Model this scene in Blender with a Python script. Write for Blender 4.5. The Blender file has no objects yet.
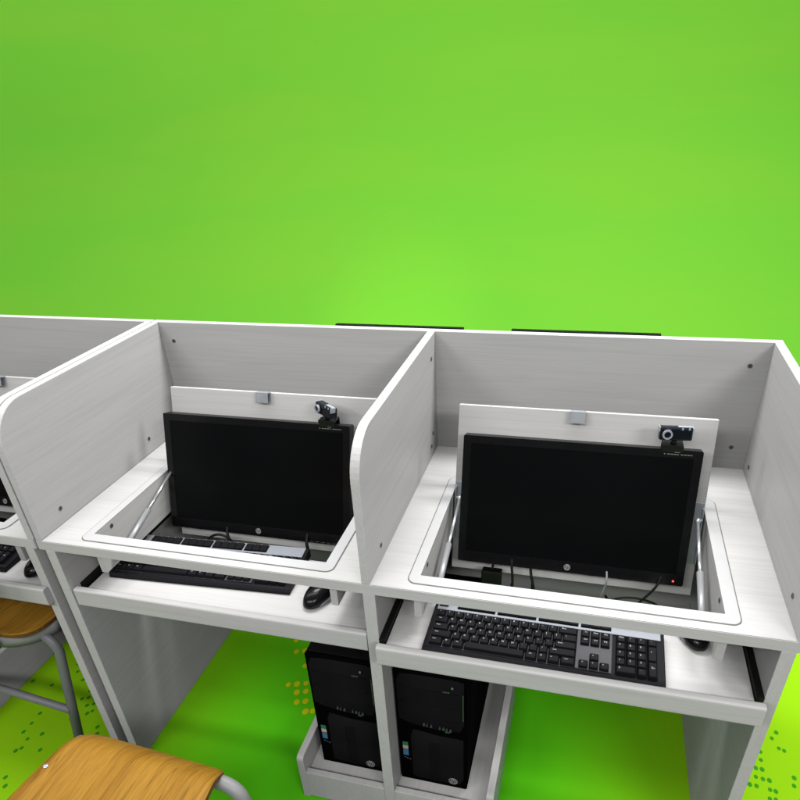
import bpy, bmesh, math, random
from mathutils import Vector, Matrix, Euler
random.seed(7)
scene = bpy.context.scene
col = scene.collection

# ------------------------------------------------------------------ materials
def new_mat(name):
    m = bpy.data.materials.new(name); m.use_nodes = True
    nt = m.node_tree
    return m, nt, nt.nodes['Principled BSDF']

def plain(name, rgb, rough=0.5, metal=0.0, spec=0.5, var=0.0, scale=40, bump=0.0, coat=0.0):
    """one colour with a little procedural variation of tone and gloss"""
    m, nt, b = new_mat(name)
    b.inputs['Metallic'].default_value = metal
    b.inputs['Specular IOR Level'].default_value = spec
    b.inputs['Coat Weight'].default_value = coat
    tc = nt.nodes.new('ShaderNodeTexCoord')
    nz = nt.nodes.new('ShaderNodeTexNoise')
    nz.inputs['Scale'].default_value = scale; nz.inputs['Detail'].default_value = 5
    nt.links.new(tc.outputs['Object'], nz.inputs['Vector'])
    mr = nt.nodes.new('ShaderNodeMapRange')
    mr.inputs['From Min'].default_value = .3; mr.inputs['From Max'].default_value = .7
    mr.inputs['To Min'].default_value = 1 - var; mr.inputs['To Max'].default_value = 1 + var
    nt.links.new(nz.outputs['Fac'], mr.inputs['Value'])
    mx = nt.nodes.new('ShaderNodeVectorMath'); mx.operation = 'SCALE'
    mx.inputs[0].default_value = rgb
    nt.links.new(mr.outputs[0], mx.inputs['Scale'])
    nt.links.new(mx.outputs[0], b.inputs['Base Color'])
    r2 = nt.nodes.new('ShaderNodeMapRange')
    r2.inputs['To Min'].default_value = max(.02, rough - .08); r2.inputs['To Max'].default_value = min(1, rough + .08)
    nt.links.new(nz.outputs['Fac'], r2.inputs['Value'])
    nt.links.new(r2.outputs[0], b.inputs['Roughness'])
    if bump:
        bp = nt.nodes.new('ShaderNodeBump'); bp.inputs['Strength'].default_value = bump
        bp.inputs['Distance'].default_value = .001
        n2 = nt.nodes.new('ShaderNodeTexNoise'); n2.inputs['Scale'].default_value = 900
        nt.links.new(tc.outputs['Object'], n2.inputs['Vector'])
        nt.links.new(n2.outputs['Fac'], bp.inputs['Height'])
        nt.links.new(bp.outputs[0], b.inputs['Normal'])
    return m

def laminate(name, axis, c0=(.69, .684, .668), c1=(.765, .76, .748), rough=.42):
    """white washed wood-grain laminate, grain running along one axis"""
    m, nt, b = new_mat(name)
    tc = nt.nodes.new('ShaderNodeTexCoord')
    mp = nt.nodes.new('ShaderNodeMapping')
    s = {'x': (3.0, 120, 120), 'y': (120, 3.0, 120), 'z': (120, 120, 3.0)}[axis]
    mp.inputs['Scale'].default_value = s
    nt.links.new(tc.outputs['Object'], mp.inputs['Vector'])
    nz = nt.nodes.new('ShaderNodeTexNoise')
    nz.inputs['Scale'].default_value = 1.0; nz.inputs['Detail'].default_value = 8; nz.inputs['Roughness'].default_value = .65
    nz.inputs['Distortion'].default_value = .6
    nt.links.new(mp.outputs[0], nz.inputs['Vector'])
    n2 = nt.nodes.new('ShaderNodeTexNoise'); n2.inputs['Scale'].default_value = 2.2; n2.inputs['Detail'].default_value = 3
    mp2 = nt.nodes.new('ShaderNodeMapping')
    mp2.inputs['Scale'].default_value = {'x': (1, 7, 7), 'y': (7, 1, 7), 'z': (7, 7, 1)}[axis]
    nt.links.new(tc.outputs['Object'], mp2.inputs['Vector'])
    nt.links.new(mp2.outputs[0], n2.inputs['Vector'])
    cr = nt.nodes.new('ShaderNodeValToRGB')
    cr.color_ramp.elements[0].position = .28; cr.color_ramp.elements[0].color = (*c0, 1)
    cr.color_ramp.elements[1].position = .56; cr.color_ramp.elements[1].color = (*c1, 1)
    nt.links.new(nz.outputs['Fac'], cr.inputs['Fac'])
    mr = nt.nodes.new('ShaderNodeMapRange')
    mr.inputs['From Min'].default_value = .3; mr.inputs['From Max'].default_value = .7
    mr.inputs['To Min'].default_value = .965; mr.inputs['To Max'].default_value = 1.03
    nt.links.new(n2.outputs['Fac'], mr.inputs['Value'])
    mx = nt.nodes.new('ShaderNodeVectorMath'); mx.operation = 'SCALE'
    nt.links.new(cr.outputs[0], mx.inputs[0]); nt.links.new(mr.outputs[0], mx.inputs['Scale'])
    nt.links.new(mx.outputs[0], b.inputs['Base Color'])
    b.inputs['Roughness'].default_value = rough; b.inputs['Specular IOR Level'].default_value = .25
    bp = nt.nodes.new('ShaderNodeBump'); bp.inputs['Strength'].default_value = .12; bp.inputs['Distance'].default_value = .0006
    nt.links.new(nz.outputs['Fac'], bp.inputs['Height']); nt.links.new(bp.outputs[0], b.inputs['Normal'])
    return m

def wood(name):
    """orange-brown veneer, grain along y, with a few dark year lines"""
    m, nt, b = new_mat(name)
    tc = nt.nodes.new('ShaderNodeTexCoord')
    mp = nt.nodes.new('ShaderNodeMapping'); mp.inputs['Scale'].default_value = (55, 1.2, 6)
    nt.links.new(tc.outputs['Object'], mp.inputs['Vector'])
    nz = nt.nodes.new('ShaderNodeTexNoise'); nz.inputs['Scale'].default_value = 1; nz.inputs['Detail'].default_value = 6
    nz.inputs['Distortion'].default_value = .5
    nt.links.new(mp.outputs[0], nz.inputs['Vector'])
    cr = nt.nodes.new('ShaderNodeValToRGB'); e = cr.color_ramp.elements
    e[0].position = .30; e[0].color = (.31, .138, .013, 1)
    e[1].position = .62; e[1].color = (.47, .240, .030, 1)
    k = e.new(.42); k.color = (.41, .198, .022, 1)
    nt.links.new(nz.outputs['Fac'], cr.inputs['Fac'])
    fine = nt.nodes.new('ShaderNodeTexNoise'); fine.inputs['Scale'].default_value = 1; fine.inputs['Detail'].default_value = 4
    mp2 = nt.nodes.new('ShaderNodeMapping'); mp2.inputs['Scale'].default_value = (420, 26, 60)
    nt.links.new(tc.outputs['Object'], mp2.inputs['Vector']); nt.links.new(mp2.outputs[0], fine.inputs['Vector'])
    mr = nt.nodes.new('ShaderNodeMapRange'); mr.inputs['From Min'].default_value = .3; mr.inputs['From Max'].default_value = .7
    mr.inputs['To Min'].default_value = .80; mr.inputs['To Max'].default_value = 1.14
    nt.links.new(fine.outputs['Fac'], mr.inputs['Value'])
    # dark year lines
    mp3 = nt.nodes.new('ShaderNodeMapping'); mp3.inputs['Scale'].default_value = (24, 1.1, 2)
    nt.links.new(tc.outputs['Object'], mp3.inputs['Vector'])
    n3 = nt.nodes.new('ShaderNodeTexNoise'); n3.inputs['Scale'].default_value = 1.0; n3.inputs['Detail'].default_value = 2
    nt.links.new(mp3.outputs[0], n3.inputs['Vector'])
    ab = nt.nodes.new('ShaderNodeMath'); ab.operation = 'PINGPONG'; ab.inputs[1].default_value = .09
    nt.links.new(n3.outputs['Fac'], ab.inputs[0])
    mr3 = nt.nodes.new('ShaderNodeMapRange'); mr3.inputs['From Max'].default_value = .012
    mr3.inputs['To Min'].default_value = .70; mr3.inputs['To Max'].default_value = 1
    nt.links.new(ab.outputs[0], mr3.inputs['Value'])
    mu = nt.nodes.new('ShaderNodeMath'); mu.operation = 'MULTIPLY'
    nt.links.new(mr.outputs[0], mu.inputs[0]); nt.links.new(mr3.outputs[0], mu.inputs[1])
    mx = nt.nodes.new('ShaderNodeVectorMath'); mx.operation = 'SCALE'
    nt.links.new(cr.outputs[0], mx.inputs[0]); nt.links.new(mu.outputs[0], mx.inputs['Scale'])
    nt.links.new(mx.outputs[0], b.inputs['Base Color'])
    b.inputs['Roughness'].default_value = .5; b.inputs['Specular IOR Level'].default_value = .2
    return m

def printed_green(name):
    """the seamless printed sheet: deep green middle, yellow-green sides, softer green higher up, uneven print"""
    m, nt, b = new_mat(name)
    L = nt.links
    tc = nt.nodes.new('ShaderNodeTexCoord')
    sp = nt.nodes.new('ShaderNodeSeparateXYZ'); L.new(tc.outputs['Object'], sp.inputs[0])
    nz = nt.nodes.new('ShaderNodeTexNoise'); nz.inputs['Scale'].default_value = 1.1; nz.inputs['Detail'].default_value = 2
    L.new(tc.outputs['Object'], nz.inputs['Vector'])
    def math_(op, a, b_, c=None):
        n = nt.nodes.new('ShaderNodeMath'); n.operation = op
        for k, v in enumerate((a, b_, c)):
            if v is None: continue
            if isinstance(v, (int, float)): n.inputs[k].default_value = v
            else: L.new(v, n.inputs[k])
        return n.outputs[0]
    def rng(v, a, c):
        n = nt.nodes.new('ShaderNodeMapRange'); n.interpolation_type = 'SMOOTHSTEP'
        n.inputs['From Min'].default_value = a; n.inputs['From Max'].default_value = c; L.new(v, n.inputs['Value']); return n.outputs[0]
    def mix(f, a, c):
        n = nt.nodes.new('ShaderNodeMix'); n.data_type = 'RGBA'; L.new(f, n.inputs[0])
        for q, v in ((6, a), (7, c)):
            if isinstance(v, tuple): n.inputs[q].default_value = (*v, 1)
            else: L.new(v, n.inputs[q])
        return n.outputs[2]
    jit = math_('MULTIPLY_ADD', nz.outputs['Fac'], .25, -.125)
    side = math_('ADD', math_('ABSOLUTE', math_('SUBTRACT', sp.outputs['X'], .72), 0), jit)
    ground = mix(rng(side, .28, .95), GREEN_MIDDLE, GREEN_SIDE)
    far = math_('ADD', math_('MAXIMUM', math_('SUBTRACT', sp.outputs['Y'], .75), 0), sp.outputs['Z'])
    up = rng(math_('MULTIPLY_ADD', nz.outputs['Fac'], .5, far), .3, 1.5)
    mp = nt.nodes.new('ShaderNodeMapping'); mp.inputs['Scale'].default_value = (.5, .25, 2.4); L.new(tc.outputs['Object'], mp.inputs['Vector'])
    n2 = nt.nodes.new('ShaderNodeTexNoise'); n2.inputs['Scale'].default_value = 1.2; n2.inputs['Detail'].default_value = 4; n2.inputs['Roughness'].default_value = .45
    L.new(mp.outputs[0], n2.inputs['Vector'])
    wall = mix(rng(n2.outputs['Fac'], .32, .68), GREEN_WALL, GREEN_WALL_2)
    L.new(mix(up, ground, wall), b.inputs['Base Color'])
    b.inputs['Roughness'].default_value = .9; b.inputs['Specular IOR Level'].default_value = .1
    return m

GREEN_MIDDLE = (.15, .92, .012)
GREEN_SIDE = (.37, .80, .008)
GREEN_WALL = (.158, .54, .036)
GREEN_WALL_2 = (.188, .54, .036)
M = {
    'lam_x': laminate('laminate_along_x', 'x'), 'lam_y': laminate('laminate_along_y', 'y'), 'lam_z': laminate('laminate_along_z', 'z'),
    'edge': plain('white_edge_band', (.78, .78, .775), .4, var=.02),
    'trim': plain('white_trim_plastic', (.715, .72, .72), .36, spec=.3, var=.015),
    'groove': plain('trim_gap_grey', (.22, .22, .21), .7),
    'black': plain('black_plastic', (.009, .009, .010), .42, spec=0.25, var=.15, bump=.05),
    'black_gloss': plain('black_gloss_plastic', (.007, .007, .008), .2, spec=0.3, var=.1),
    'tower_black': plain('tower_black_plastic', (.0165, .0155, .0168), .45, spec=0, var=.12, scale=14),
    'tower_steel': plain('tower_black_steel', (.012, .0115, .0125), .5, spec=0, var=.2, scale=9),
    'screen': plain('dark_screen', (.0046, .0050, .0055), .24, spec=0.1, var=.15, scale=3),
    'rail': plain('black_rail_steel', (.010, .010, .010), .5, spec=.15),
    'key': plain('black_key_plastic', (.010, .010, .012), .5, spec=.10, var=.12, scale=120),
    'kcase': plain('keyboard_case', (.011, .011, .014), .45, spec=.12, var=.1),
    'kbed': plain('keyboard_bed_grey', (.055, .055, .065), .4, var=.05),
    'silver': plain('silver_blue_plastic', (.36, .385, .43), .38, metal=.2, var=.03),
    'legend': plain('white_legend_print', (.62, .62, .62), .6),
    'legend_dim': plain('grey_legend_print', (.22, .22, .22), .6),
    'steel': plain('brushed_steel', (.50, .52, .56), .4, metal=.35, var=.08, scale=60),
    'chrome': plain('bright_strut_steel', (.75, .76, .78), .22, metal=.75, var=.03),
    'strut': plain('pale_strut_tube', (.52, .53, .55), .32, metal=.25, var=.03),
    'zinc': plain('zinc_plate', (.44, .47, .51), .42, metal=.35, var=.15, scale=30),
    'screw': plain('dull_screw', (.16, .155, .15), .5, metal=.5, var=.2),
    'screw_dark': plain('screw_recess', (.03, .03, .03), .7),
    'tube': plain('grey_painted_tube', (.23, .23, .25), .42, var=.06, scale=25),
    'tube_light': plain('pale_grey_frame', (.36, .36, .37), .45, var=.05, scale=25),
    'wood': wood('orange_veneer'), 'ply': plain('plywood_edge', (.17, .072, .02), .6, var=.3, scale=90),
    'cable': plain('black_cable', (.010, .010, .010), .5, spec=0.25),
    'navy': plain('navy_gloss_plastic', (.005, .007, .016), .2, spec=.3, coat=.15),
    'white_gloss': plain('pale_gloss_plastic', (.46, .49, .53), .3, spec=.3),
    'lens': plain('dark_lens', (.006, .008, .02), .06, spec=0.3, coat=.3),
    'green_label': plain('green_label', (.045, .20, .12), .5), 'white_label': plain('white_label', (.6, .6, .6), .5),
    'blue_label': plain('blue_label', (.07, .22, .48), .5), 'red_label': plain('red_label', (.30, .03, .05), .5),
    'emblem': plain('silver_emblem', (.50, .50, .52), .35, metal=.3),
    'blue_tape': plain('blue_tie', (.05, .22, .55), .5),
    'dot_dark': plain('printed_dark_green', (.055, .40, .016), .9, spec=.1), 'dot_yellow': plain('printed_yellow', (1.0, 1.0, .012), .9, spec=.1),
    'void': plain('black_recess', (.003, .003, .003), .9, spec=0),
    'strip': plain('black_strip', (.006, .006, .008), .5, spec=0.1),
    'foot': plain('black_rubber', (.012, .012, .012), .8),
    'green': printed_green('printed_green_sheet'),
}
def led_mat():
    m, nt, b = new_mat('red_power_light')
    b.inputs['Base Color'].default_value = (.8, .03, .03, 1)
    b.inputs['Emission Color'].default_value = (1, .08, .06, 1); b.inputs['Emission Strength'].default_value = 2.2
    return m
M['led'] = led_mat()

# ------------------------------------------------------------------ mesh builder
class MB:
    def __init__(s): s.bm = bmesh.new()
    def box(s, lo, hi, bev=.0012, mi=0, seg=2, mat=None):
        r = bmesh.ops.create_cube(s.bm, size=1)
        vs = r['verts']
        c = [(a + b) / 2 for a, b in zip(lo, hi)]; d = [b - a for a, b in zip(lo, hi)]
        for v in vs:
            v.co = Vector((c[i] + v.co[i] * d[i] for i in range(3)))
        fs = list({f for v in vs for f in v.link_faces})
        for f in fs: f.material_index = mi
        if bev and min(d) > 2.2 * bev:
            es = list({e for v in vs for e in v.link_edges})
            r = bmesh.ops.bevel(s.bm, geom=es, offset=bev, segments=seg, affect='EDGES', profile=.5, clamp_overlap=True)
            vs = list({v for f in r['faces'] for v in f.verts} | {v for v in vs if v.is_valid})
            for f in r['faces']: f.material_index = mi
        if mat is not None:
            for v in vs: v.co = mat @ v.co
        return vs
    def prism(s, pts, axis, a, b, bev=.0012, mi=0, mi_side=None, mat=None):
        """outline pts in the plane across `axis`, pushed from a to b. x:(y,z) y:(x,z) z:(x,y)"""
        def P(p, t):
            return {'x': (t, p[0], p[1]), 'y': (p[0], t, p[1]), 'z': (p[0], p[1], t)}[axis]
        v0 = [s.bm.verts.new(P(p, a)) for p in pts]; v1 = [s.bm.verts.new(P(p, b)) for p in pts]
        n = len(pts); fs = []
        f = s.bm.faces.new(v0); f.material_index = mi; fs.append(f)
        f = s.bm.faces.new(v1); f.material_index = mi; fs.append(f)
        cap = list(fs)
        for i in range(n):
            j = (i + 1) % n
            f = s.bm.faces.new((v0[i], v0[j], v1[j], v1[i])); f.material_index = mi if mi_side is None else mi_side; fs.append(f)
        bmesh.ops.recalc_face_normals(s.bm, faces=fs)
        vs = v0 + v1
        if bev:
            es = list({e for f in cap for e in f.edges})
            r = bmesh.ops.bevel(s.bm, geom=es, offset=bev, segments=2, affect='EDGES', profile=.5, clamp_overlap=True)
            vs = list({v for f in r['faces'] for v in f.verts} | {v for v in vs if v.is_valid})
        if mat is not None:
            for v in vs: v.co = mat @ v.co
        return vs
    def ring(s, outer, inner, z0, z1, mi=0):
        """flat frame between two loops with the same number of points"""
        n = len(outer)
        L = [[s.bm.verts.new((p[0], p[1], z)) for p in lp] for lp in (outer, inner) for z in (z0, z1)]
        ob, ot, ib, it = L; fs = []
        for i in range(n):
            j = (i + 1) % n
            for q in ((ot[i], ot[j], it[j], it[i]), (ob[j], ob[i], ib[i], ib[j]), (ob[i], ob[j], ot[j], ot[i]), (it[i], it[j], ib[j], ib[i])):
                f = s.bm.faces.new(q); f.material_index = mi; fs.append(f)
        bmesh.ops.recalc_face_normals(s.bm, faces=fs)
    def tube(s, path, r, n=10, mi=0, cap=True, flat=None):
        """r: number or list; flat: optional (scale across, scale along normal)"""
        path = [Vector(p) for p in path]; m = len(path)
        rs = r if isinstance(r, (list, tuple)) else [r] * m
        T = []
        for i in range(m):
            t = path[min(i + 1, m - 1)] - path[max(i - 1, 0)]
            T.append(t.normalized())
        up = Vector((0, 0, 1)) if abs(T[0].z) < .9 else Vector((0, 1, 0))
        N = (up - T[0] * up.dot(T[0])).normalized(); rings = []
        for i in range(m):
            N = (N - T[i] * N.dot(T[i])).normalized(); Bn = T[i].cross(N)
            fx, fy = flat or (1, 1)
            rings.append([s.bm.verts.new(path[i] + (N * math.cos(2 * math.pi * k / n) * fx + Bn * math.sin(2 * math.pi * k / n) * fy) * rs[i]) for k in range(n)])
        for i in range(m - 1):
            for k in range(n):
                f = s.bm.faces.new((rings[i][k], rings[i][(k + 1) % n], rings[i + 1][(k + 1) % n], rings[i + 1][k]))
                f.smooth = True; f.material_index = mi
        if cap:
            for rg, fl in ((rings[0], True), (rings[-1], False)):
                f = s.bm.faces.new(list(reversed(rg)) if fl else rg); f.material_index = mi
        return [v for rg in rings for v in rg]
    def disc(s, c, nrm, r, h, n=20, mi=0, bev=0):
        """short cylinder from c along nrm"""
        nrm = Vector(nrm).normalized()
        q = Vector((0, 0, 1)).rotation_difference(nrm).to_matrix().to_4x4()
        pts = [(r * math.cos(2 * math.pi * k / n), r * math.sin(2 * math.pi * k / n)) for k in range(n)]
        return s.prism(pts, 'z', 0, h, bev, mi, mat=Matrix.Translation(c) @ q)
    def sphere(s, c, rad, mi=0, u=24, v=14, mat=None):
        r = bmesh.ops.create_uvsphere(s.bm, u_segments=u, v_segments=v, radius=1)
        vs = r['verts']
        for f in {f for w in vs for f in w.link_faces}: f.smooth = True; f.material_index = mi
        for w in vs:
            w.co = Vector((c[i] + w.co[i] * rad[i] for i in range(3)))
            if mat is not None: w.co = mat @ w.co
        return vs
    def glyphs(s, text, size, mat, mi=0, shear=0.0, centre=True):
        vs, fs = glyph_mesh(text)
        if not vs: return
        xs = [v[0] for v in vs]; ys = [v[1] for v in vs]
        cx, cy = ((min(xs) + max(xs)) / 2, (min(ys) + max(ys)) / 2) if centre else (0, 0)
        nv = [s.bm.verts.new(mat @ Vector(((v[0] - cx + shear * (v[1] - cy)) * size, (v[1] - cy) * size, 0))) for v in vs]
        for f in fs:
            try:
                q = s.bm.faces.new([nv[i] for i in f]); q.material_index = mi
            except ValueError: pass
    def build(s, name, mats, parent=None, smooth=False):
        me = bpy.data.meshes.new(name); s.bm.to_mesh(me); s.bm.free()
        for m in (mats if isinstance(mats, (list, tuple)) else [mats]): me.materials.append(M[m])
        o = bpy.data.objects.new(name, me); col.objects.link(o)
        if smooth:
            for p in me.polygons: p.use_smooth = True
        if parent is not None: o.parent = parent
        return o

_gl = {}
def glyph_mesh(text):
    if text not in _gl:
        cu = bpy.data.curves.new('lettering', 'FONT'); cu.body = text; cu.size = 1; cu.resolution_u = 3
        ob = bpy.data.objects.new('lettering', cu); col.objects.link(ob)
        dg = bpy.context.evaluated_depsgraph_get(); dg.update()
        me = bpy.data.meshes.new_from_object(ob.evaluated_get(dg))
        _gl[text] = ([tuple(v.co) for v in me.vertices], [list(p.vertices) for p in me.polygons])
        bpy.data.objects.remove(ob); bpy.data.curves.remove(cu); bpy.data.meshes.remove(me)
    return _gl[text]

def thing(name, label, cat, loc=(0, 0, 0), rot=(0, 0, 0), group=None):
    o = bpy.data.objects.new(name, None); col.objects.link(o)
    o.location = loc; o.rotation_euler = rot; o.empty_display_size = .1
    o['label'] = label; o['category'] = cat
    if group: o['group'] = group
    return o

def copy_tree(o, parent=None):
    c = o.copy(); col.objects.link(c)
    if parent is not None: c.parent = parent
    for ch in list(o.children): copy_tree(ch, c)
    return c

def again(src, label, loc, rot=None):
    c = copy_tree(src); c['label'] = label; c.location = loc
    if rot is not None: c.rotation_euler = rot
    return c

def smooth_path(pts, k=8):
    """Catmull-Rom through the points"""
    P = [Vector(p) for p in pts]; P = [2 * P[0] - P[1]] + P + [2 * P[-1] - P[-2]]; out = []
    for i in range(1, len(P) - 2):
        for j in range(k):
            t = j / k
            out.append(.5 * ((2 * P[i]) + (-P[i - 1] + P[i + 1]) * t + (2 * P[i - 1] - 5 * P[i] + 4 * P[i + 1] - P[i + 2]) * t * t
                             + (-P[i - 1] + 3 * P[i] - 3 * P[i + 1] + P[i + 2]) * t ** 3))
    out.append(P[-2]); return out

def round_rect(x0, y0, x1, y1, r, n=5):
    pts = []
    for cx, cy, a in ((x1 - r, y1 - r, 0), (x0 + r, y1 - r, 90), (x0 + r, y0 + r, 180), (x1 - r, y0 + r, 270)):
        for k in range(n + 1):
            t = math.radians(a + 90 * k / n); pts.append((cx + r * math.cos(t), cy + r * math.sin(t)))
    return pts

# ------------------------------------------------------------------ the carrel desk
W1, W2, D, TOP, HZ = .7429, .7374, .5893, 1.0551, .75
B0, B1 = W1, W1 + .018           # middle partition
C0 = B1 + W2; C1 = C0 + .018     # right partition
LEGS = ((.0012, .0255), (W1, W1 + .0256), (1.481, 1.5045))
BAYS = ((.104, .653, .085, .674, .0, .031, .7415), (.849, 1.395, .829, 1.418, -.032, .7705, 1.479))
LID_B, LID_T = Vector((0, .325, .562)), Vector((0, .435, .940))

def screw(parent, c, nrm):
    m = MB(); m.disc(c, nrm, .0052, .0016, 14, 0, .0005)
    nrm = Vector(nrm); m.disc(Vector(c) + nrm * .0016, nrm, .0024, .0004, 6, 1)
    return m.build('screw', ['screw', 'screw_dark'], parent)

def partition_outline():
    r = .085; pts = [(D - .001, HZ + .0006), (D - .001, TOP), ]
    for k in range(13):
        t = math.radians(90 + 90 * k / 12); pts.append((.001 + r + r * math.cos(t), TOP - r + r * math.sin(t)))
    pts.append((.001, HZ + .0006)); return pts

def tilt_frame():
    v = (LID_T - LID_B).normalized(); u = Vector((1, 0, 0)); n = u.cross(v)   # n points to the viewer and up
    return u, v, n
U, V, N = tilt_frame()
def tilt_matrix(x):
    """local x right, y up the slope, z out of the lid; origin at the lid's lower edge"""
    m = Matrix((U, V, N)).transposed().to_4x4(); m.translation = LID_B + Vector((x, 0, 0)); return m

def make_desk(loc, label, tray_moves=(0, 0), tray_slip=(0, 0), strips=True):
    d = thing('carrel_desk', label, 'desk', loc, group='two-seat carrel desks standing side by side')
    m = MB(); m.box((-.0145, D, .16), (C1, D + .018, TOP + .0004))
    bp = m.build('back_panel', 'lam_x', d)
    for p in ((.038, D, 1.005), (1.461, D, 1.002), (1.463, D, .805)):
        screw(bp, p, (0, -1, 0))
    if strips: m = MB(); m.box((.50, D + .0195, TOP - .03), (.826, D + .032, TOP + .0024), .001); m.build('edge_strip', 'strip', d)
    if strips: m = MB(); m.box((.94, D + .0195, TOP - .03), (1.272, D + .032, TOP + .0024), .001); m.build('edge_strip', 'strip', d)
    for x0, x1, sc in ((-.0145, .003, ((1, .077, .787), (1, .426, .790))), (B0, B1, ((1, .543, 1.003), (1, .539, .811), (1, .519, .784), (1, .080, .787), (0, .08, .787))),
                       (C0, C1, ((0, .076, .785), (0, .538, .783)))):
        m = MB(); m.prism(partition_outline(), 'x', x0, x1, .0014)
        p = m.build('partition', 'lam_y', d)
        for s, y, z in sc: screw(p, (x1 if s else x0, y, z), (1 if s else -1, 0, 0))
    for i, (x0, x1) in enumerate(LEGS):
        m = MB(); m.box((x0, 0, .001), (x1, D - .002, HZ - .0255)); p = m.build('leg_panel', 'lam_y', d)
    # desktop: one board with two openings
    m = MB(); bm = m.bm
    xs = [-.0142, BAYS[0][0] - .002, BAYS[0][1] + .002, BAYS[1][0] - .002, BAYS[1][1] + .002, C1 - .0003]
    ys = [-.001, .043, .407, D - .0006]
    g = {(i, j, k): bm.verts.new((x, y, z)) for i, x in enumerate(xs) for j, y in enumerate(ys) for k, z in enumerate((HZ - .025, HZ))}
    hole = lambda i, j: j == 1 and i in (1, 3)
    inside = lambda i, j: 0 <= i < 5 and 0 <= j < 3 and not hole(i, j)
    for i in range(5):
        for j in range(3):
            if hole(i, j): continue
            bm.faces.new((g[i, j, 1], g[i + 1, j, 1], g[i + 1, j + 1, 1], g[i, j + 1, 1]))
            bm.faces.new((g[i, j + 1, 0], g[i + 1, j + 1, 0], g[i + 1, j, 0], g[i, j, 0]))
            if not inside(i, j - 1): bm.faces.new((g[i, j, 0], g[i + 1, j, 0], g[i + 1, j, 1], g[i, j, 1]))
            if not inside(i, j + 1): bm.faces.new((g[i + 1, j + 1, 0], g[i, j + 1, 0], g[i, j + 1, 1], g[i + 1, j + 1, 1]))
            if not inside(i - 1, j): bm.faces.new((g[i, j + 1, 0], g[i, j, 0], g[i, j, 1], g[i, j + 1, 1]))
            if not inside(i + 1, j): bm.faces.new((g[i + 1, j, 0], g[i + 1, j + 1, 0], g[i + 1, j + 1, 1], g[i + 1, j, 1]))
    es = [e for e in bm.edges if len(e.link_faces) == 2 and e.link_faces[0].normal.length and e.calc_face_angle(0) > .5]
    bm.normal_update(); es = [e for e in bm.edges if e.is_manifold and e.calc_face_angle(0) > .5]
    bmesh.ops.bevel(bm, geom=es, offset=.0013, segments=2, affect='EDGES')
    m.build('desktop', 'lam_x', d)
    for b, (h0, h1, t0, t1, ty, l0, l1) in enumerate(BAYS):
        dy = ty + tray_moves[b]; sx = tray_slip[b]
        # trim set into the desktop round the opening, with the hairline gap round it
        m = MB(); m.ring(round_rect(t0, .021, t1, .430, .016), round_rect(h0 + .0005, .0455, h1 - .0005, .405, .0015), HZ + .0003, HZ + .0016, 0)
        m.ring(round_rect(t0 - .0022, .0188, t1 + .0022, .4322, .018), round_rect(t0 + .003, .024, t1 - .003, .427, .014), HZ + .0002, HZ + .0006, 1)
        m.build('opening_trim', ['trim', 'groove'], d)
        for s in (0, 1):   # side boards of the monitor well
            x0, x1 = (h0 - .016, h0) if s == 0 else (h1, h1 + .016)
            m = MB(); m.box((x0, .044, .643), (x1, .406, HZ - .0005), .001); wb = m.build('well_board', 'lam_y', d)
            screw(wb, (h0 if s == 0 else h1, .10, .737), (1 if s == 0 else -1, 0, 0))
        # lid that flips up behind the monitor
        T = tilt_matrix((h0 + h1) / 2); hw = (h1 - h0) / 2 - .001; L = (LID_T - LID_B).length
        m = MB(); m.box((-hw, 0, -.016), (hw, L, 0), .0014, mat=T); lid = m.build('flap_lid', ['lam_x'], d)
        cx = -.010
        m = MB(); m.box((cx - .016, L - .020, .0004), (cx + .016, L + .0022, .0022), .0005, mat=T)
        m.box((cx - .016, L - .002, .0022), (cx + .016, L + .0022, .020), .0008, mat=T)
        m.box((cx - .016, L - .024, .017), (cx + .016, L - .001, .020), .0008, mat=T)
        m.build('latch', 'steel', lid)
        for s in (-1, 1):
            m = MB(); m.box((s * (hw - .022) - .020, .075, .0003), (s * (hw - .022) + .020, .215, .0025), .0006, mat=T)
            m.box((s * (hw - .004) - .0015, .080, .0025), (s * (hw - .004) + .0015, .205, .016), .0006, mat=T)
            m.disc(T @ Vector((s * (hw - .034), .100, .002)), N, .007, .004, 14, 1)
            m.disc(T @ Vector((s * (hw - .028), .205, .002)), N, .004, .005, 12, 0)
            m.build('hinge_plate', ['zinc', 'rail'], lid)
            if b == 0 and s > 0: continue
            # gas strut from the lid to the side board
            xx = (h0 + .022) if s < 0 else (h1 - .020)
            a = Vector((xx, .328, .758)); c = Vector((xx, .205, .7165)); e = Vector((xx, .075, .674))
            m = MB(); m.tube([c, e], .0066, 14); m.tube([e + Vector((s * .013, 0, 0)), e - Vector((s * .004, 0, 0))], .004, 8, 1)
            st = m.build('gas_strut', ['strut', 'steel'], d)
            m = MB(); m.tube([a, c + (c - a) * .02], .0036, 12); m.sphere(a, (.0062, .0062, .0062)); m.tube([a, a + Vector((-s * .002 + s * .010, .004, .0))], .003, 8)
            m.build('piston_rod', 'chrome', st)
        # keyboard tray with front lip, on black slides
        m = MB(); m.box((l0 + .012 + sx, dy + .0165, .584), (l1 - .012 + sx, dy + .205 + (.03 if b == 0 else .032), .600), .001)
        m.prism(round_rect(dy, .5685, dy + .0175, .6165, .005, 3), 'x', l0 + sx, l1 + sx, .001)
        m.build('keyboard_tray', 'lam_x', d)
        g0, g1 = LEGS[b][1], LEGS[b + 1][0]
        for x0, x1 in ((g0, min(g0 + .0125, l0 + sx + .0118)), (max(g1 - .0125, l1 + sx - .0118), g1)):
            m = MB(); m.box((x0, dy + .030, .576), (x1, .42, .612), .001); m.build('slide_rail', 'rail', d)
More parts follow.
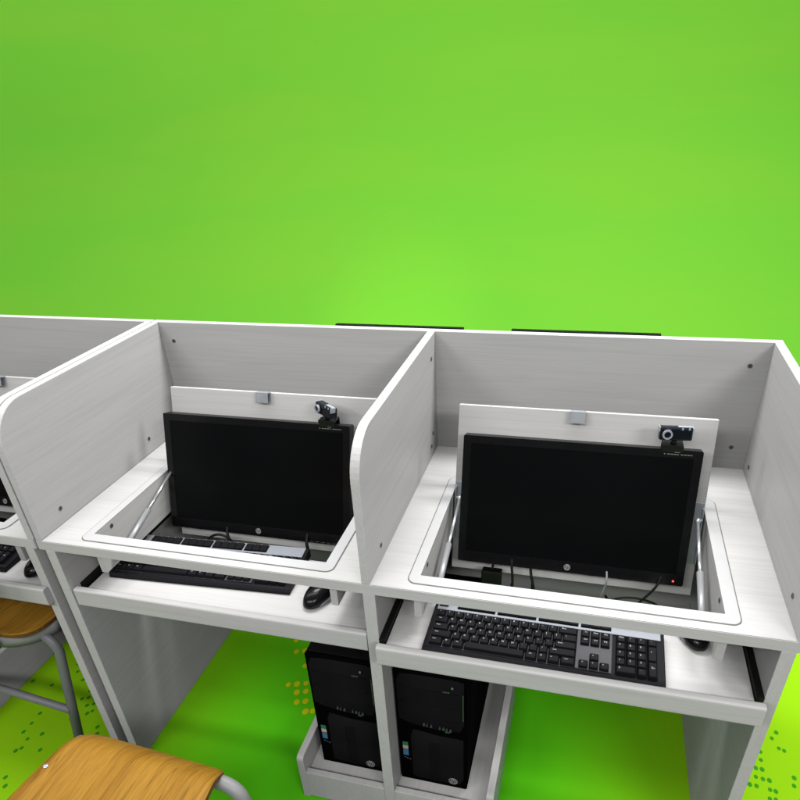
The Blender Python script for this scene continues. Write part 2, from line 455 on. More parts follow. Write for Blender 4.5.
    # low cradles for the towers on both sides of the middle leg
    for s, (x0, x1) in ((0, (.5155, W1)), (1, (W1 + .0256, 1.0115))):
        wx = (x0, x0 + .018) if s == 0 else (x1 - .018, x1)
        fx = (x0 + .018, x1) if s == 0 else (x0, x1 - .018)
        m = MB(); m.box((fx[0], .0005, .007), (fx[1], .0165, .1015), .001)
        m.box((fx[0], .0165, .066), (fx[1], .42, .084), .001)
        r = .012; prof = [(.0005, .001), (.0005, .157 - r)] + [(.0005 + r - r * math.cos(math.radians(a)), .157 - r + r * math.sin(math.radians(a))) for a in (30, 60, 90)] + [(.43, .157), (.43, .001)]
        m.prism(prof, 'x', wx[0], wx[1], .0014)
        m.build('tower_cradle', 'lam_y', d)
    return d

SHIFT = -1.535
desk = make_desk((0, 0, 0), 'white wood-grain two-seat carrel desk filling the middle, both monitor lids flipped up')
desk2 = make_desk((SHIFT, 0, 0), 'white carrel desk cut off at the left edge, its partition touching the middle desk', (0, .015), (0, .018), False)

# ------------------------------------------------------------------ monitors
def emblem(mb, T, r, mi_disc, mi_ink):
    """round badge with two slanted letters"""
    n = 28
    mb.prism([(r * math.cos(2 * math.pi * k / n), r * math.sin(2 * math.pi * k / n)) for k in range(n)], 'z', 0, .0006, 0, mi_disc, mat=T)
    mb.glyphs('hp', r * 1.75, T @ Matrix.Translation((0, 0, .0008)), mi_ink, shear=.28)

MON_B, MON_W, MON_H = Vector((0, .280, .619)), .490, .294
def make_monitor(loc, label, led):
    m3 = Matrix((U, V, N)).transposed()
    o = thing('monitor', label, 'monitor', loc, m3.to_euler(), 'monitors raised on flip-up lids')
    w, h = MON_W / 2, MON_H
    bz, bb = .017, .026
    m = MB()
    m.box((-w, 0, -.030), (w, h, -.0012), .003, 0, 3)
    m.box((-w + .05, .04, -.043), (w - .05, h - .04, -.030), .006, 0, 3)
    # bezel: four bars standing 1.2 mm proud of the screen
    m.ring(round_rect(-w, 0, w, h, .004), round_rect(-w + bz, bb, w - bz, h - bz, .001), -.0016, 0, 1)
    m.build('housing', ['black', 'black_gloss'], o)
    m = MB(); m.box((-w + bz - .001, bb - .001, -.0035), (w - bz + .001, h - bz + .001, -.0007), 0); m.build('screen', 'screen', o)
    m = MB(); emblem(m, Matrix.Translation((0.002, bb * .52, .0002)), .0072, 0, 1); m.build('emblem', ['emblem', 'black'], o)
    m = MB(); m.box((w - .0225, .008, 0), (w - .0185, .0118, .0012), .0004); m.build('power_light', 'led' if led else 'black_gloss', o)
    m = MB()
    for k in range(5): m.box((w - .105 + k * .015, .0015, -.012), (w - .095 + k * .015, .004, .0009), .0005)
    m.build('control_buttons', 'black_gloss', o)
    m = MB()
    for k in range(9):      # small faint model line in the top right corner of the bezel
        m.box((w - .075 + k * .0064, h - .0105, 0), (w - .075 + k * .0064 + (.0052 if k % 4 else .003), h - .0085, .0002), 0)
    m.box((w - .055, h - .006, 0), (w - .045, h - .0045, .0002), 0)
    m.build('model_print', 'legend_dim', o)
    m = MB(); m.box((-.05, .10, -.0585), (.05, .20, -.043), .001); m.build('mount_plate', 'rail', o)
    return o
mon = make_monitor((1.1195, MON_B.y, MON_B.z), 'black widescreen monitor on the right-hand lid, red power light glowing', True)
mon1 = make_monitor((.364, MON_B.y, MON_B.z), 'black widescreen monitor on the lid left of the middle partition, power light off', False)
mon0 = again(mon1, 'black monitor barely showing at the left edge behind the left partition', (1.1195 + SHIFT, MON_B.y, MON_B.z))

# ------------------------------------------------------------------ webcams
def make_webcam(loc, label, turn):
    """turn: swivel of the head on its clip"""
    o = thing('webcam', label, 'webcam', loc, (0, 0, 0), 'webcams clipped on the monitors')
    o.scale = (.92, .92, .92)
    m = MB()
    m.box((-.022, -.0015, -.011), (.022, .0005, .0070), .0006)          # front flap over the bezel
    m.box((-.022, -.0015, .0052), (.022, .034, .0085), .001)            # bridge over the top edge
    m.box((-.022, .031, -.020), (.022, .034, .0075), .001)
    m.box((-.020, -.006, .0085), (.020, .016, .013), .0025)
    m.build('clip', 'black', o)
    m = MB(); m.tube([(0, .006, .011), (0, .006, .022)], [.007, .0045], 14); m.sphere((0, .006, .0215), (.0062, .0062, .0062)); m.build('neck', 'black', o)
    R = Matrix.Translation((0, .006, .0375)) @ Euler((math.radians(-8), 0, math.radians(turn))).to_matrix().to_4x4()
    hd = MB(); hd.box((-.0345, -.010, -.0145), (.0345, .012, .0145), .004, 0, 3, mat=R)
    hd.box((-.0355, -.0085, .0040), (-.0330, .0105, .0152), .001, 1, mat=R)
    hd.box((.0330, -.0100, .0020), (.0355, .0050, .0152), .001, 1, mat=R)
    hd.box((.004, -.004, .0135), (.0335, .006, .0156), .0008, 1, mat=R)
    for x in (.010, .024): hd.box((x, -.0110, .0100), (x + .004, -.0098, .0150), .0004, 1, mat=R)
    head = hd.build('head', ['navy', 'white_gloss'], o)
    m = MB()
    def loop(r, y, n=28): return [(-.0185 + r * math.cos(2 * math.pi * k / n), r * math.sin(2 * math.pi * k / n)) for k in range(n)]
    Rz = R @ Matrix.Rotation(math.pi / 2, 4, 'X')     # local z -> -y (out of the face)
    m.ring(loop(.0105, 0), loop(.0070, 0), .009, .0165, 1)
    m.prism(loop(.0125, 0), 'z', .008, .0125, .0006, 0)
    m.prism(loop(.0068, 0), 'z', .009, .0145, .001, 2)
    for v in m.bm.verts: v.co = Rz @ v.co
    m.build('lens', ['navy', 'white_gloss', 'lens'], head)
    return o
topc = MON_B + V * MON_H
make_webcam((1.305, topc.y, topc.z), 'webcam with a white lens ring facing forward on the right-hand monitor', 4)
make_webcam((.553, topc.y, topc.z), 'webcam swivelled sideways on the monitor left of the middle partition', -36)

# ------------------------------------------------------------------ keyboards
UNIT = .0190
def key_mesh(w, h, legend, size=.0060):
    m = MB(); t = .0022
    a, c = w * UNIT - .0012, h * UNIT - .0012
    lo = [(-a / 2, -c / 2, 0), (a / 2, -c / 2, 0), (a / 2, c / 2, 0), (-a / 2, c / 2, 0)]
    hi = [(-a / 2 + t, -c / 2 + t * .7, .0075), (a / 2 - t, -c / 2 + t * .7, .0075), (a / 2 - t, c / 2 - t * 1.2, .0082), (-a / 2 + t, c / 2 - t * 1.2, .0082)]
    vs = [m.bm.verts.new(p) for p in lo + hi]
    for f in ((4, 5, 6, 7), (0, 1, 5, 4), (1, 2, 6, 5), (2, 3, 7, 6), (3, 0, 4, 7)): m.bm.faces.new([vs[i] for i in f])
    bmesh.ops.bevel(m.bm, geom=[e for e in m.bm.edges if all(v.co.z > .005 for v in e.verts)] , offset=.0008, segments=1, affect='EDGES')
    if legend:
        ln = len(legend)
        sz = size if ln <= 2 else size * .72
        off = (-a / 2 + t + .0026 + (.0018 if ln <= 1 else .0030 + .0007 * ln), c * .08)
        m.glyphs(legend, sz, Matrix.Translation((max(off[0], -a / 2 + t + .002), off[1], .0086)), 1)
    return m
def make_keyboard(loc, label, rz):
    o = thing('keyboard', label, 'keyboard', loc, (0, 0, rz), 'black keyboards on the pull-out trays')
    w, dp = .457, .149
    slope = math.radians(4.5)
    T = Matrix.Translation((0, 0, .0095)) @ Matrix.Rotation(slope, 4, 'X')      # deck surface, y from the front edge
    m = MB()
    prof = [(0, 0), (0, .008), (.004, .0125), (.010, .0140), (dp - .006, .0140 + math.tan(slope) * (dp - .016)), (dp, .011 + math.tan(slope) * (dp - .016)), (dp, 0)]
    m.prism(prof, 'x', -w / 2, w / 2, .002)
    m.build('case', 'kcase', o)
    D0 = Matrix.Translation((0, .010, .0142)) @ Matrix.Rotation(slope, 4, 'X')  # top plane
    m = MB(); m.box((.066, .0012, 0), (.1325, .0985, .0022), .0008, mat=D0); m.box((-.2185, .0012, 0), (.064, .0985, .0004), 0, mat=D0)
    m.build('key_bed', 'kbed', o)
    m = MB(); m.box((-.2215, .0995, 0), (.2215, .1335, .0032), .001, mat=D0)
    m.build('silver_strip', 'silver', o)
    def put(x, y, mw, mh, legend, name='key', cache={}):
        k = (mw, mh, legend, name)
        if k not in cache:
            ob = key_mesh(mw, mh, legend).build(name, ['key', 'legend'], o); cache[k] = ob.data
        else:
            ob = bpy.data.objects.new(name, cache[k]); col.objects.link(ob); ob.parent = o
        ob.matrix_local = D0 @ Matrix.Translation((x, y, .0008))
    x0 = -.2185 ; yr = lambda r: .0022 + UNIT * (r + .5)
    def row(r, items, x=x0):
        for wd, lg in items:
            put(x + wd * UNIT / 2, yr(r), wd, 1, lg); x += wd * UNIT
    row(4, [(1, c) for c in '~1234567890-='] + [(2, 'Bksp')])
    row(3, [(1.5, 'Tab')] + [(1, c) for c in 'QWERTYUIOP[]'] + [(1.5, '\\')])
    row(2, [(1.75, 'Caps')] + [(1, c) for c in "ASDFGHJKL;'"] + [(2.25, 'Enter')])
    row(1, [(2.25, 'Shift')] + [(1, c) for c in 'ZXCVBNM,./'] + [(2.75, 'Shift')])
    row(0, [(1.5, 'Ctrl'), (1, '#'), (1.25, 'Alt'), (6.25, ''), (1.25, 'Alt'), (1, '#'), (1.25, '='), (1.5, 'Ctrl')])
    nx = .0715
    for r, t in ((4, ('Ins', 'Hm', 'Pu')), (3, ('Del', 'End', 'Pd'))): row(r, [(1, q) for q in t], nx)
    row(1, [(1, '^')], nx + UNIT); row(0, [(1, '<'), (1, 'v'), (1, '>')], nx)
    px = .1385
    row(4, [(1, 'Nm'), (1, '/'), (1, '*')], px); row(3, [(1, '7'), (1, '8'), (1, '9')], px); row(2, [(1, '4'), (1, '5'), (1, '6')], px)
    row(1, [(1, '1'), (1, '2'), (1, '3')], px); row(0, [(2, '0'), (1, '.')], px)
    put(px + 3.5 * UNIT, yr(4), 1, 1, '-'); put(px + 3.5 * UNIT, yr(2.5), 1, 2, '+'); put(px + 3.5 * UNIT, yr(.5), 1, 2, 'En')
    # escape key and four black groups of function keys in the silver strip
    put(x0 + .5 * UNIT, .1165, 1.15, 1.0, '', 'escape_key')
    for gx in (x0 + 2.05 * UNIT, x0 + 6.45 * UNIT, x0 + 10.85 * UNIT):
        m = MB()
        m.box((gx, .1050, .0028), (gx + 4.15 * UNIT, .1300, .0038), .0004, mat=D0)
        for k in range(4): m.box((gx + .0006 + k * 1.03 * UNIT, .1065, .0035), (gx + (k * 1.03 + .98) * UNIT, .1285, .0074), .0012, mat=D0)
        m.build('function_key_group', 'key', o)
    m = MB(); m.box((nx - .0005, .1050, .0028), (nx + 3.05 * UNIT, .1300, .0038), .0004, mat=D0)
    for k in range(3): m.box((nx + k * UNIT + .0006, .1065, .0035), (nx + (k + .96) * UNIT, .1285, .0074), .0012, mat=D0)
    m.build('function_key_group', 'key', o)
    return o
kb = make_keyboard((1.0877, -.0132, .6003), 'black keyboard with silver top strip, fully seen on the right-hand tray', math.radians(-.65))
kb1 = again(kb, 'black keyboard mostly hidden under the desktop left of the middle partition', (.298, .0885, .6003), (0, 0, math.radians(3.2)))
kb0 = again(kb, 'black keyboard with only its right end showing at the left edge', (-.428, .036, .6003), (0, 0, math.radians(1)))

# ------------------------------------------------------------------ mice
def make_mouse(loc, label, rz):
    o = thing('computer_mouse', label, 'mouse', loc, (0, 0, rz), 'black mice on the pull-out trays')
    def shell(sx, sy, sz, z0, mi, mb):
        vs = mb.sphere((0, 0, 0), (1, 1, 1), mi, 32, 20)
        for v in vs:
            x, y, z = v.co
            wy = 1 - .16 * max(0, -y) - .06 * max(0, y)
            X = math.copysign(abs(x) ** .85, x) * sx * wy; Yv = math.copysign(abs(y) ** .9, y) * sy
            Z = z * sz * (1 + .10 * -y) if z > 0 else z * .006
            v.co = Vector((X, Yv, z0 + Z))
    m = MB(); shell(.0300, .0560, .0290, .0070, 0, m)
    m.build('shell', 'black_gloss', o)
    m = MB(); shell(.0318, .0520, .0150, .0068, 0, m); m.build('side_band', 'silver', o)
    m = MB(); m.box((-.0006, .006, .0345), (.0006, .050, .0375), 0)
    vs = m.disc((-.0035, .030, .029), (1, 0, 0), .0078, .007, 20, 0, .001); m.build('scroll_wheel', 'kbed', o)
    return o
ms1 = make_mouse((.598, .113, .6002), 'black mouse with silver side on the tray left of the middle partition', math.radians(-14))
ms2 = again(ms1, 'black mouse half hidden by the desktop at the right end of a tray', (1.377, .155, .6002), (0, 0, math.radians(8)))
ms0 = again(ms1, 'black mouse beside the left partition on the cut-off tray', (-.120, .082, .6002), (0, 0, math.radians(-4)))

# ------------------------------------------------------------------ computer towers
def make_tower(loc, label):
    o = thing('computer_tower', label, 'computer', loc, group='black computer towers in the low cradle')
    w, h, dp = .166, .388, .36
    m = MB(); m.box((0, .016, .004), (w, dp, h), .003)
    for k in range(4): m.box((.02 + .0 * k, .05 + .08 * k, 0), (.035, .07 + .08 * k, .004), 0)
    for k in range(9): m.box((w - .0005, .07 + .013 * k, .05), (w + .0006, .076 + .013 * k, .16), 0, 0)
    m.build('case', 'tower_steel', o)
    m = MB(); m.box((0, .004, .0045), (w, .0155, h + .001), .003); m.build('front_bezel', 'void', o)
    # upper half: bulged panel, lower edge dips towards the right
    def bulge(mb, pts, d0, d1, mi=0):
        n = 12; xs = sorted({p[0] for p in pts}); a, b = xs[0], xs[-1]
        lo = [p for p in pts]
        return mb.prism(lo, 'y', d0, d1, .003, mi)
    m = MB()
    def curved_panel(mb, x0, x1, zlo, zhi, y_edge, bul, n=14):
        """zlo, zhi functions of t 0..1 across; the face bulges forward by bul"""
        rows = []
        for i in range(n + 1):
            t = i / n; x = x0 + (x1 - x0) * t; rows.append([])
            for j in range(7):
                s = j / 6; z = zlo(t) + (zhi(t) - zlo(t)) * s
                e = min(1, 6 * min(t, 1 - t, .1667)) ** .5 * min(1, 6 * min(s, 1 - s, .1667)) ** .5
                y = y_edge - .003 * e - bul * (1 - (2 * t - 1) ** 2) * e
                rows[-1].append(mb.bm.verts.new((x, y, z)))
        fs = []
        for i in range(n):
            for j in range(6):
                f = mb.bm.faces.new((rows[i][j], rows[i + 1][j], rows[i + 1][j + 1], rows[i][j + 1])); f.smooth = True; fs.append(f)
        return fs
    curved_panel(m, .004, w - .004, lambda t: .224 - .012 * t + .010 * math.sin(math.pi * t) * -.9, lambda t: h - .004, .0045, .005)
    up = m.build('upper_panel', 'tower_black', o)
    m = MB(); curved_panel(m, .030, w - .006, lambda t: .016, lambda t: .206 - .012 * t - .008 * math.sin(math.pi * t), .0045, .006)
    m.build('lower_panel', 'tower_black', o)
    # drive bay seams, slot, ports
    m = MB()
    for z in (.345, .300, .256): m.box((.016, -.0046, z), (w - .020, -.0012, z + .0004), 0)
    m.build('drive_bay_seam', 'tower_steel', o)
    m = MB(); m.box((w - .052, -.0048, .349), (w - .036, -.0030, .352), 0); m.build('drive_button', 'kbed', o)
    m = MB()
    for k, x in enumerate((.066, .074, .083, .104, .112, .120, .128)):
        m.box((x, -.0068, .2285 - .002 * k * .5), (x + (.0035 if k % 2 else .005), -.0030, .2360 - .002 * k * .5), .0004, 0)
    m.box((.118, -.0066, .2185), (.128, -.003, .2215), 0)
    m.build('front_port', 'kbed', o)
    m = MB(); m.disc((w - .030, -.0030, .366), (0, -1, 0), .0028, .0024, 14, 0, .0004); m.build('power_button', 'legend_dim', o)
    m = MB(); m.box((w - .0085, -.0008, .26), (w - .0060, .0012, .345), .0005); m.build('edge_highlight', 'kbed', o)  # paler sliver standing in for the highlight along the right edge
    m = MB()
    for k in range(5): m.box((.078 + k * .0055, -.0060, .03), (.0803 + k * .0055, -.0042, .17), .0006)
    m.build('front_rib', 'tower_black', o)
    m = MB(); emblem(m, Matrix.Translation((w - .032, -.0035, .040)) @ Matrix.Rotation(math.pi / 2, 4, 'X'), .0112, 0, 1); m.build('emblem', ['emblem', 'black'], o)
    m = MB()
    for z0, z1, mi in ((.098, .118, 2), (.118, .122, 3), (.122, .134, 1), (.134, .146, 0)): m.box((.0105, .0024, z0), (.0235, .0042, z1), 0, mi)
    m.build('sticker', ['green_label', 'white_label', 'blue_label', 'red_label'], o)
    m = MB()
    for k in range(3): m.box((.012 + k * .006, .0034, .088 - k * .0025), (.0165 + k * .006, .0042, .0892 - k * .0025), 0)
    m.build('small_print', 'legend_dim', o)
    return o
tw1 = make_tower((.561, .050, .0845), 'black computer tower standing left of the middle leg panel')
tw2 = again(tw1, 'black computer tower standing right of the middle leg panel', (.7725, .048, .0845))
tw0 = again(tw1, 'black computer tower hidden in the shade behind the chair at far left', (.7725 + SHIFT, .048, .0845))

# ------------------------------------------------------------------ chairs
def make_chair(loc, label, rz):
    o = thing('school_chair', label, 'chair', loc, (0, 0, rz), 'wooden chairs on grey tube frames')
    hl, zt, th = .190, .466, .011
    def halfw(y):
        hw = .158 + .030 * (1 - min(1, max(0, (y + .05) / .24)) ** 2)
        r = .030 if y > 0 else .075
        e = hl - abs(y)
        if e < r: hw -= (.020 if y > 0 else .070) * (1 - math.sqrt(max(0, 1 - (1 - e / r) ** 2)))
        return hw
    def top(x, y):
        z = zt - .012 * math.exp(-((y + .03) / .11) ** 2) * (1 - (x / .22) ** 2)
        if y > hl - .075:
            t = (y - (hl - .075)) / .075; z -= .052 * t ** 2.1
        if y < -hl + .06:
            t = (-hl + .06 - y) / .06; z += .010 * t * t
        return z
    m = MB(); ny, nx = 34, 20
    g = []
    for j in range(ny + 1):
        s = j / ny; s = .5 - .5 * math.cos(math.pi * s); y = -hl + 2 * hl * s; hw = halfw(y)
        g.append([(hw * (2 * i / nx - 1), y) for i in range(nx + 1)])
    vt = [[m.bm.verts.new((x, y, top(x, y))) for x, y in r] for r in g]
    vb = [[m.bm.verts.new((x, y - (.006 if y > hl - .03 else 0), top(x, y) - th)) for x, y in r] for r in g]
    for j in range(ny):
        for i in range(nx):
            f = m.bm.faces.new((vt[j][i], vt[j][i + 1], vt[j + 1][i + 1], vt[j + 1][i])); f.smooth = True
            f = m.bm.faces.new((vb[j + 1][i], vb[j + 1][i + 1], vb[j][i + 1], vb[j][i])); f.smooth = True; f.material_index = 0
    for a, b in [((j, 0), (j + 1, 0)) for j in range(ny)] + [((ny, i), (ny, i + 1)) for i in range(nx)] + [((j + 1, nx), (j, nx)) for j in range(ny)] + [((0, i + 1), (0, i)) for i in range(nx)]:
        f = m.bm.faces.new((vt[b[0]][b[1]], vt[a[0]][a[1]], vb[a[0]][a[1]], vb[b[0]][b[1]])); f.material_index = 1
    bmesh.ops.recalc_face_normals(m.bm, faces=m.bm.faces)
    st = m.build('seat', ['wood', 'ply'], o)
    for x, y in ((-.171, .068), (.171, .068)):
        m = MB(); m.sphere((x, y, top(x, y) + .0003), (.0058, .0058, .0022), 0, 16, 8); m.build('rivet', 'chrome', st)
    # frame: two inverted-U hoops (front and rear) joined under the seat, cross bars low down
    def arc(c, r, a0, a1, n=7): return [Vector((c[0] + r * math.cos(math.radians(a0 + (a1 - a0) * k / n)), c[1], c[2] + r * math.sin(math.radians(a0 + (a1 - a0) * k / n)))) for k in range(n + 1)]
    def hoop(y, xw, ztop, r, splay, yf):
        L = [Vector((-xw - splay, yf, .012))] + arc((-xw + r, y, ztop - r), r, 180, 90) + arc((xw - r, y, ztop - r), r, 90, 0) + [Vector((xw + splay, yf, .012))]
        return L
    fr = MB()
    fr.tube(hoop(.158, .203, .425, .040, .02, .20), .0145, 14)
    fr.build('front_hoop', 'tube_light', o)
    m = MB(); m.tube(hoop(-.124, .198, .428, .050, .016, -.205), .0125, 14); m.build('rear_hoop', 'tube', o)
    m = MB()   # flat steel band standing under the rear edge of the seat
    pts = []
    for k in range(29):
        a = math.radians(195 + 150 * k / 28); ca, sa = math.cos(a), math.sin(a)
        pts.append((.196 * math.copysign(abs(ca) ** .7, ca), -.02 - .172 * abs(sa) ** .7, .434))
    n = len(pts); O = [[m.bm.verts.new((p[0] * k, (p[1] + .02) * k - .02, z)) for k, z in ((1, .452), (1, .417), (.97, .417), (.97, .452))] for p in pts]
    for a_, b_ in zip(O, O[1:]):
        for q in range(4): m.bm.faces.new((a_[q], b_[q], b_[(q + 1) % 4], a_[(q + 1) % 4])).smooth = q in (0, 2)
    m.bm.faces.new(O[0]); m.bm.faces.new(O[-1]); bmesh.ops.recalc_face_normals(m.bm, faces=m.bm.faces)
    m.build('seat_rim', 'tube_light', o)
    for s in (-1, 1):
        m = MB(); m.tube([(s * .085, -.155, .430), (s * .085, 0, .428), (s * .085, .155, .424)], .009, 10); m.build('seat_rail', 'tube', o)
    m = MB(); m.tube([(-.207, -.167, .205), (.207, -.167, .205)], .0105, 12); m.build('cross_bar', 'tube', o)
    for s in (-1, 1):
        m = MB(); m.tube(smooth_path([(s * .085, -.12, .428), (s * .085, -.19, .436), (s * .085, -.225, .50), (s * .085, -.262, .66), (s * .085, -.275, .80)], 5), .0115, 12); m.build('back_post', 'tube', o)
    for s, y in ((-1, .20), (1, .20), (-1, -.205), (1, -.205)):
        m = MB(); x = s * (.223 if y > 0 else .214); m.tube([(x, y, .001), (x, y, .024)], .0150, 14); m.build('rubber_foot', 'foot', o)
    m = MB()
    for j in range(7):
        pass
    n = 16; rows = []
    for i in range(n + 1):
        t = 2 * i / n - 1; x = .20 * t; yb = -.262 - .035 * (1 - t * t)
        rows.append([m.bm.verts.new((x, yb - (z - .68) * .09 - q, z)) for q in (0, .010) for z in (.68, .70, .82, .84)])
    for i in range(n):
        a, b = rows[i], rows[i + 1]
        for k in range(3):
            m.bm.faces.new((a[k], b[k], b[k + 1], a[k + 1])).smooth = True; m.bm.faces.new((a[5 + k], b[5 + k], b[4 + k], a[4 + k])).smooth = True
        f = m.bm.faces.new((a[3], b[3], b[7], a[7])); f.material_index = 1
        f = m.bm.faces.new((a[4], b[4], b[0], a[0])); f.material_index = 1
    for r in (rows[0], rows[-1]):
        for k in range(3): m.bm.faces.new((r[k], r[k + 1], r[5 + k], r[4 + k])).material_index = 1
    bmesh.ops.recalc_face_normals(m.bm, faces=m.bm.faces)
    m.build('backrest', ['wood', 'ply'], o)
    return o
ch = make_chair((.340, -.411, 0), 'chair with a light orange wooden seat in the bottom left foreground', math.radians(-3.7))
ch0 = again(ch, 'chair pushed under the cut-off tray at far left, its seat in shade', (-.300, .155, 0), (0, 0, math.radians(-5)))

# ------------------------------------------------------------------ cables and plug in the wells
def cable(pts, r, label, mat='cable', name='monitor_cable', grp='cables under the raised monitors'):
    m = MB(); m.tube(smooth_path(pts, 8), r, 8); o = m.build(name, mat)
    o['label'] = label; o['category'] = 'cable'; o['group'] = grp
    return o
cable([(.999, .325, .655), (.999, .285, .632), (1.004, .27, .588), (1.004, .275, .54), (1.00, .31, .50), (.99, .40, .47)], .0030, 'black cable below the lower left part of the right-hand monitor, beside the adapter')
cable([(1.040, .325, .655), (1.042, .285, .615), (1.054, .27, .564), (1.058, .275, .52), (1.05, .33, .48), (1.04, .42, .46)], .0032, 'black cable hanging straight down left of the badge of the right-hand monitor')
cable([(1.330, .325, .665), (1.314, .275, .622), (1.281, .268, .568), (1.262, .272, .535), (1.24, .31, .50), (1.22, .40, .47)], .0027, 'straight black cable slanting below the lower right corner of the right-hand monitor')
cable([(1.19, .29, .52), (1.215, .272, .558), (1.25, .27, .577), (1.29, .27, .578), (1.328, .272, .562), (1.36, .29, .52), (1.37, .36, .48)], .0025, 'thin black cable bowed in a low arc below the right-hand monitor')
cable([(1.205, .300, .64), (1.208, .272, .622), (1.206, .268, .600), (1.199, .270, .570), (1.19, .29, .53)], .0022, 'thin grey cable hanging below the middle of the right-hand monitor', 'tube_light')
cable([(.200, .30, .53), (.213, .272, .58), (.238, .268, .609), (.262, .268, .618), (.283, .27, .609), (.293, .275, .58), (.296, .31, .53)], .0034, 'black cable looping under the monitor left of the middle partition')
cable([(.270, .325, .65), (.281, .275, .622), (.296, .27, .59), (.305, .28, .55), (.31, .34, .50)], .0036, 'short black cable beside the loop under the left monitor')
cable([(.495, .325, .66), (.499, .275, .625), (.502, .268, .592), (.482, .272, .566), (.46, .29, .54), (.45, .36, .50)], .0042, 'thick black cable under the right end of the left monitor')
pl = thing('power_adapter', 'square black adapter hanging below the left end of the right-hand monitor', 'adapter', (.953, .285, .553), (math.radians(-12), 0, 0))
m = MB(); m.box((-.023, -.012, 0), (.023, .014, .040), .003); m.build('body', 'rail', pl)
m = MB(); m.tube(smooth_path([(.0, .004, .038), (.002, .012, .06), (.006, .030, .10)], 6), .0030, 8); m.build('lead', 'cable', pl)

# ------------------------------------------------------------------ the printed green sheet: floor sweeping up into a backdrop
m = MB()
prof = [(-4.0, 0.0), (.0, 0.0), (1.1, 0.0)]
R = 2.2
for k in range(1, 25):
    a = math.radians(72 * k / 24); prof.append((1.1 + R * math.sin(a), R - R * math.cos(a)))
dy, dz = math.cos(math.radians(72)), math.sin(math.radians(72))
for k in range(1, 5): prof.append((prof[26][0] + dy * k * .9, prof[26][1] + dz * k * .9))
XS = [-7 + 14.0 * i / 10 + .75 for i in range(11)]
vv = [[m.bm.verts.new((x, y, z)) for x in XS] for y, z in prof]
for j in range(len(prof) - 1):
    for i in range(10):
        f = m.bm.faces.new((vv[j][i], vv[j][i + 1], vv[j + 1][i + 1], vv[j + 1][i])); f.smooth = True
DARK = [(1.726, .478), (1.711, .455), (1.723, .424), (1.735, .419), (1.674, .402), (1.671, .375), (1.654, .346), (1.669, .345), (1.65, .318), (1.666, .315), (1.681, .314), (1.631, .291), (1.647, .29), (1.678, .286), (1.691, .284), (1.743, .336), (1.738, .311), (1.673, .259), (1.687, .26),
        (-.409, .278), (-.387, .248), (-.345, .221), (-.291, .186), (-.278, .161), (-.295, .152), (-.245, .143), (-.262, .133), (-.231, .118), (-.241, .106), (-.176, .069), (-.161, .047), (-.431, .18), (-.505, .181), (-.386, .074), (-.384, .036), (-.385, .004), (-.354, -.015), (-.324, .01), (-.277, .077), (-.348, -.046), (-.358, -.058), (-.289, -.039), (-.32, -.138), (-.3, -.161)]
YELL = [(.264, .534), (.286, .485), (.312, .496), (.339, .432), (.318, .346), (.344, .355), (.371, .363), (.357, .323), (.383, .333), (.372, .287), (.397, .296), (.412, .259), (.432, .266)]
for pts, mi, r in ((DARK, 1, .0052), (YELL, 2, .0088)):
    for x, y in pts:
        n = 16; k = r * (1 + .1 * math.sin(x * 91 + y * 57))
        f = m.bm.faces.new([m.bm.verts.new((x + k * math.cos(2 * math.pi * q / n), y + k * 1.25 * math.sin(2 * math.pi * q / n), .0008)) for q in range(n)])
        f.material_index = mi
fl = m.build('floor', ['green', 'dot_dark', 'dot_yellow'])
fl['kind'] = 'structure'

# ------------------------------------------------------------------ camera
cam = bpy.data.cameras.new('camera'); co = bpy.data.objects.new('camera', cam); col.objects.link(co)
co.location = (1.1209, -.9157, 1.5406); co.rotation_euler = (.9966, .0494, .2614)
cam.sensor_fit = 'HORIZONTAL'; cam.sensor_width = 36; cam.lens = 654.191 / 800 * 36
cam.shift_x = -(407.561 - 400) / 800; cam.shift_y = (513.391 - 400) / 800
cam.clip_start = .01; cam.clip_end = 100
scene.camera = co

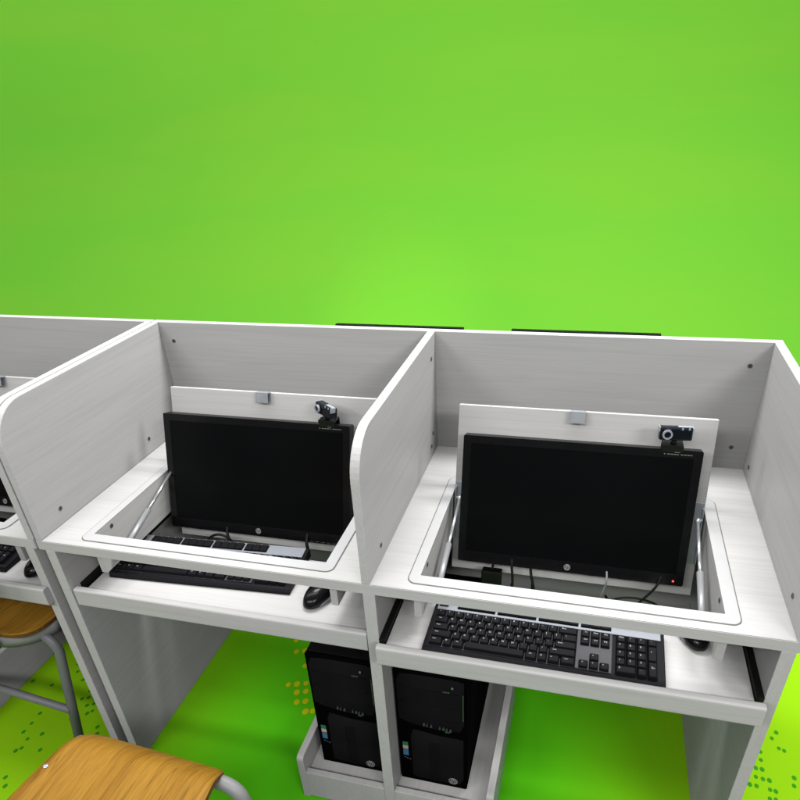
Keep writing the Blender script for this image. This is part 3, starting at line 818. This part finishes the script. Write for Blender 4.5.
# ------------------------------------------------------------------ light: ceiling tubes, added lights for the backdrop, the pale room round it
def lamp(name, loc, aim, size, power, color=(1, 1, 1)):
    l = bpy.data.lights.new(name, 'AREA'); l.shape = 'RECTANGLE'; l.size, l.size_y = size; l.energy = power; l.color = color
    o = bpy.data.objects.new(name, l); col.objects.link(o); o.location = loc
    o.rotation_euler = (Vector(aim) - Vector(loc)).to_track_quat('-Z', 'Y').to_euler()
    return o
for x, p in ((.35, 25), (1.9, 35)): lamp('ceiling_lamp', (x, 1.0, 2.75), (x, 1.0, 0), (1.1, .42), p, (1, .99, .98))
for x, p in ((-.9, 17), (.8, 20.5), (2.9, 28)): lamp('ceiling_lamp', (x, -2.3, 2.75), (.3 * x + .4, .2, .2), (1.2, .3), p, (1, .99, .98))
lamp('added_backdrop_fill', (-2.3, .6, 4.2), (-2.3, 3.6, 1.9), (9.0, 1.2), 148)  # added fill to brighten the backdrop, not a fixture of the room
sl = bpy.data.lights.new('added_glow_spot', 'SPOT'); sl.energy = 20; sl.color = (1, .9, .3); sl.spot_size = math.radians(44); sl.spot_blend = 1; sl.shadow_soft_size = .1  # added spot hidden behind the desk, makes the yellow-green glow on the sheet
so = bpy.data.objects.new('added_glow_spot', sl); col.objects.link(so); so.location = (.12, 1.15, .75)
so.rotation_euler = (Vector((.10, 2.47, .44)) - so.location).to_track_quat('-Z', 'Y').to_euler()
w = bpy.data.worlds.new('World'); scene.world = w; w.use_nodes = True
bg = w.node_tree.nodes['Background']; bg.inputs['Strength'].default_value = 1.0
wn = w.node_tree
wt = wn.nodes.new('ShaderNodeTexCoord'); ws = wn.nodes.new('ShaderNodeSeparateXYZ'); wn.links.new(wt.outputs['Generated'], ws.inputs[0])
wr = wn.nodes.new('ShaderNodeValToRGB'); wn.links.new(ws.outputs['Z'], wr.inputs['Fac'])
wr.color_ramp.elements[0].position = .0; wr.color_ramp.elements[0].color = (.10, .10, .10, 1)
wr.color_ramp.elements[1].position = .75; wr.color_ramp.elements[1].color = (.42, .425, .43, 1)
wn.links.new(wr.outputs[0], bg.inputs['Color'])

scene.cycles.max_bounces = 6; scene.cycles.diffuse_bounces = 0; scene.cycles.glossy_bounces = 3
scene.view_settings.view_transform = 'Standard'; scene.view_settings.look = 'None'
scene.view_settings.exposure = 0; scene.view_settings.gamma = 1
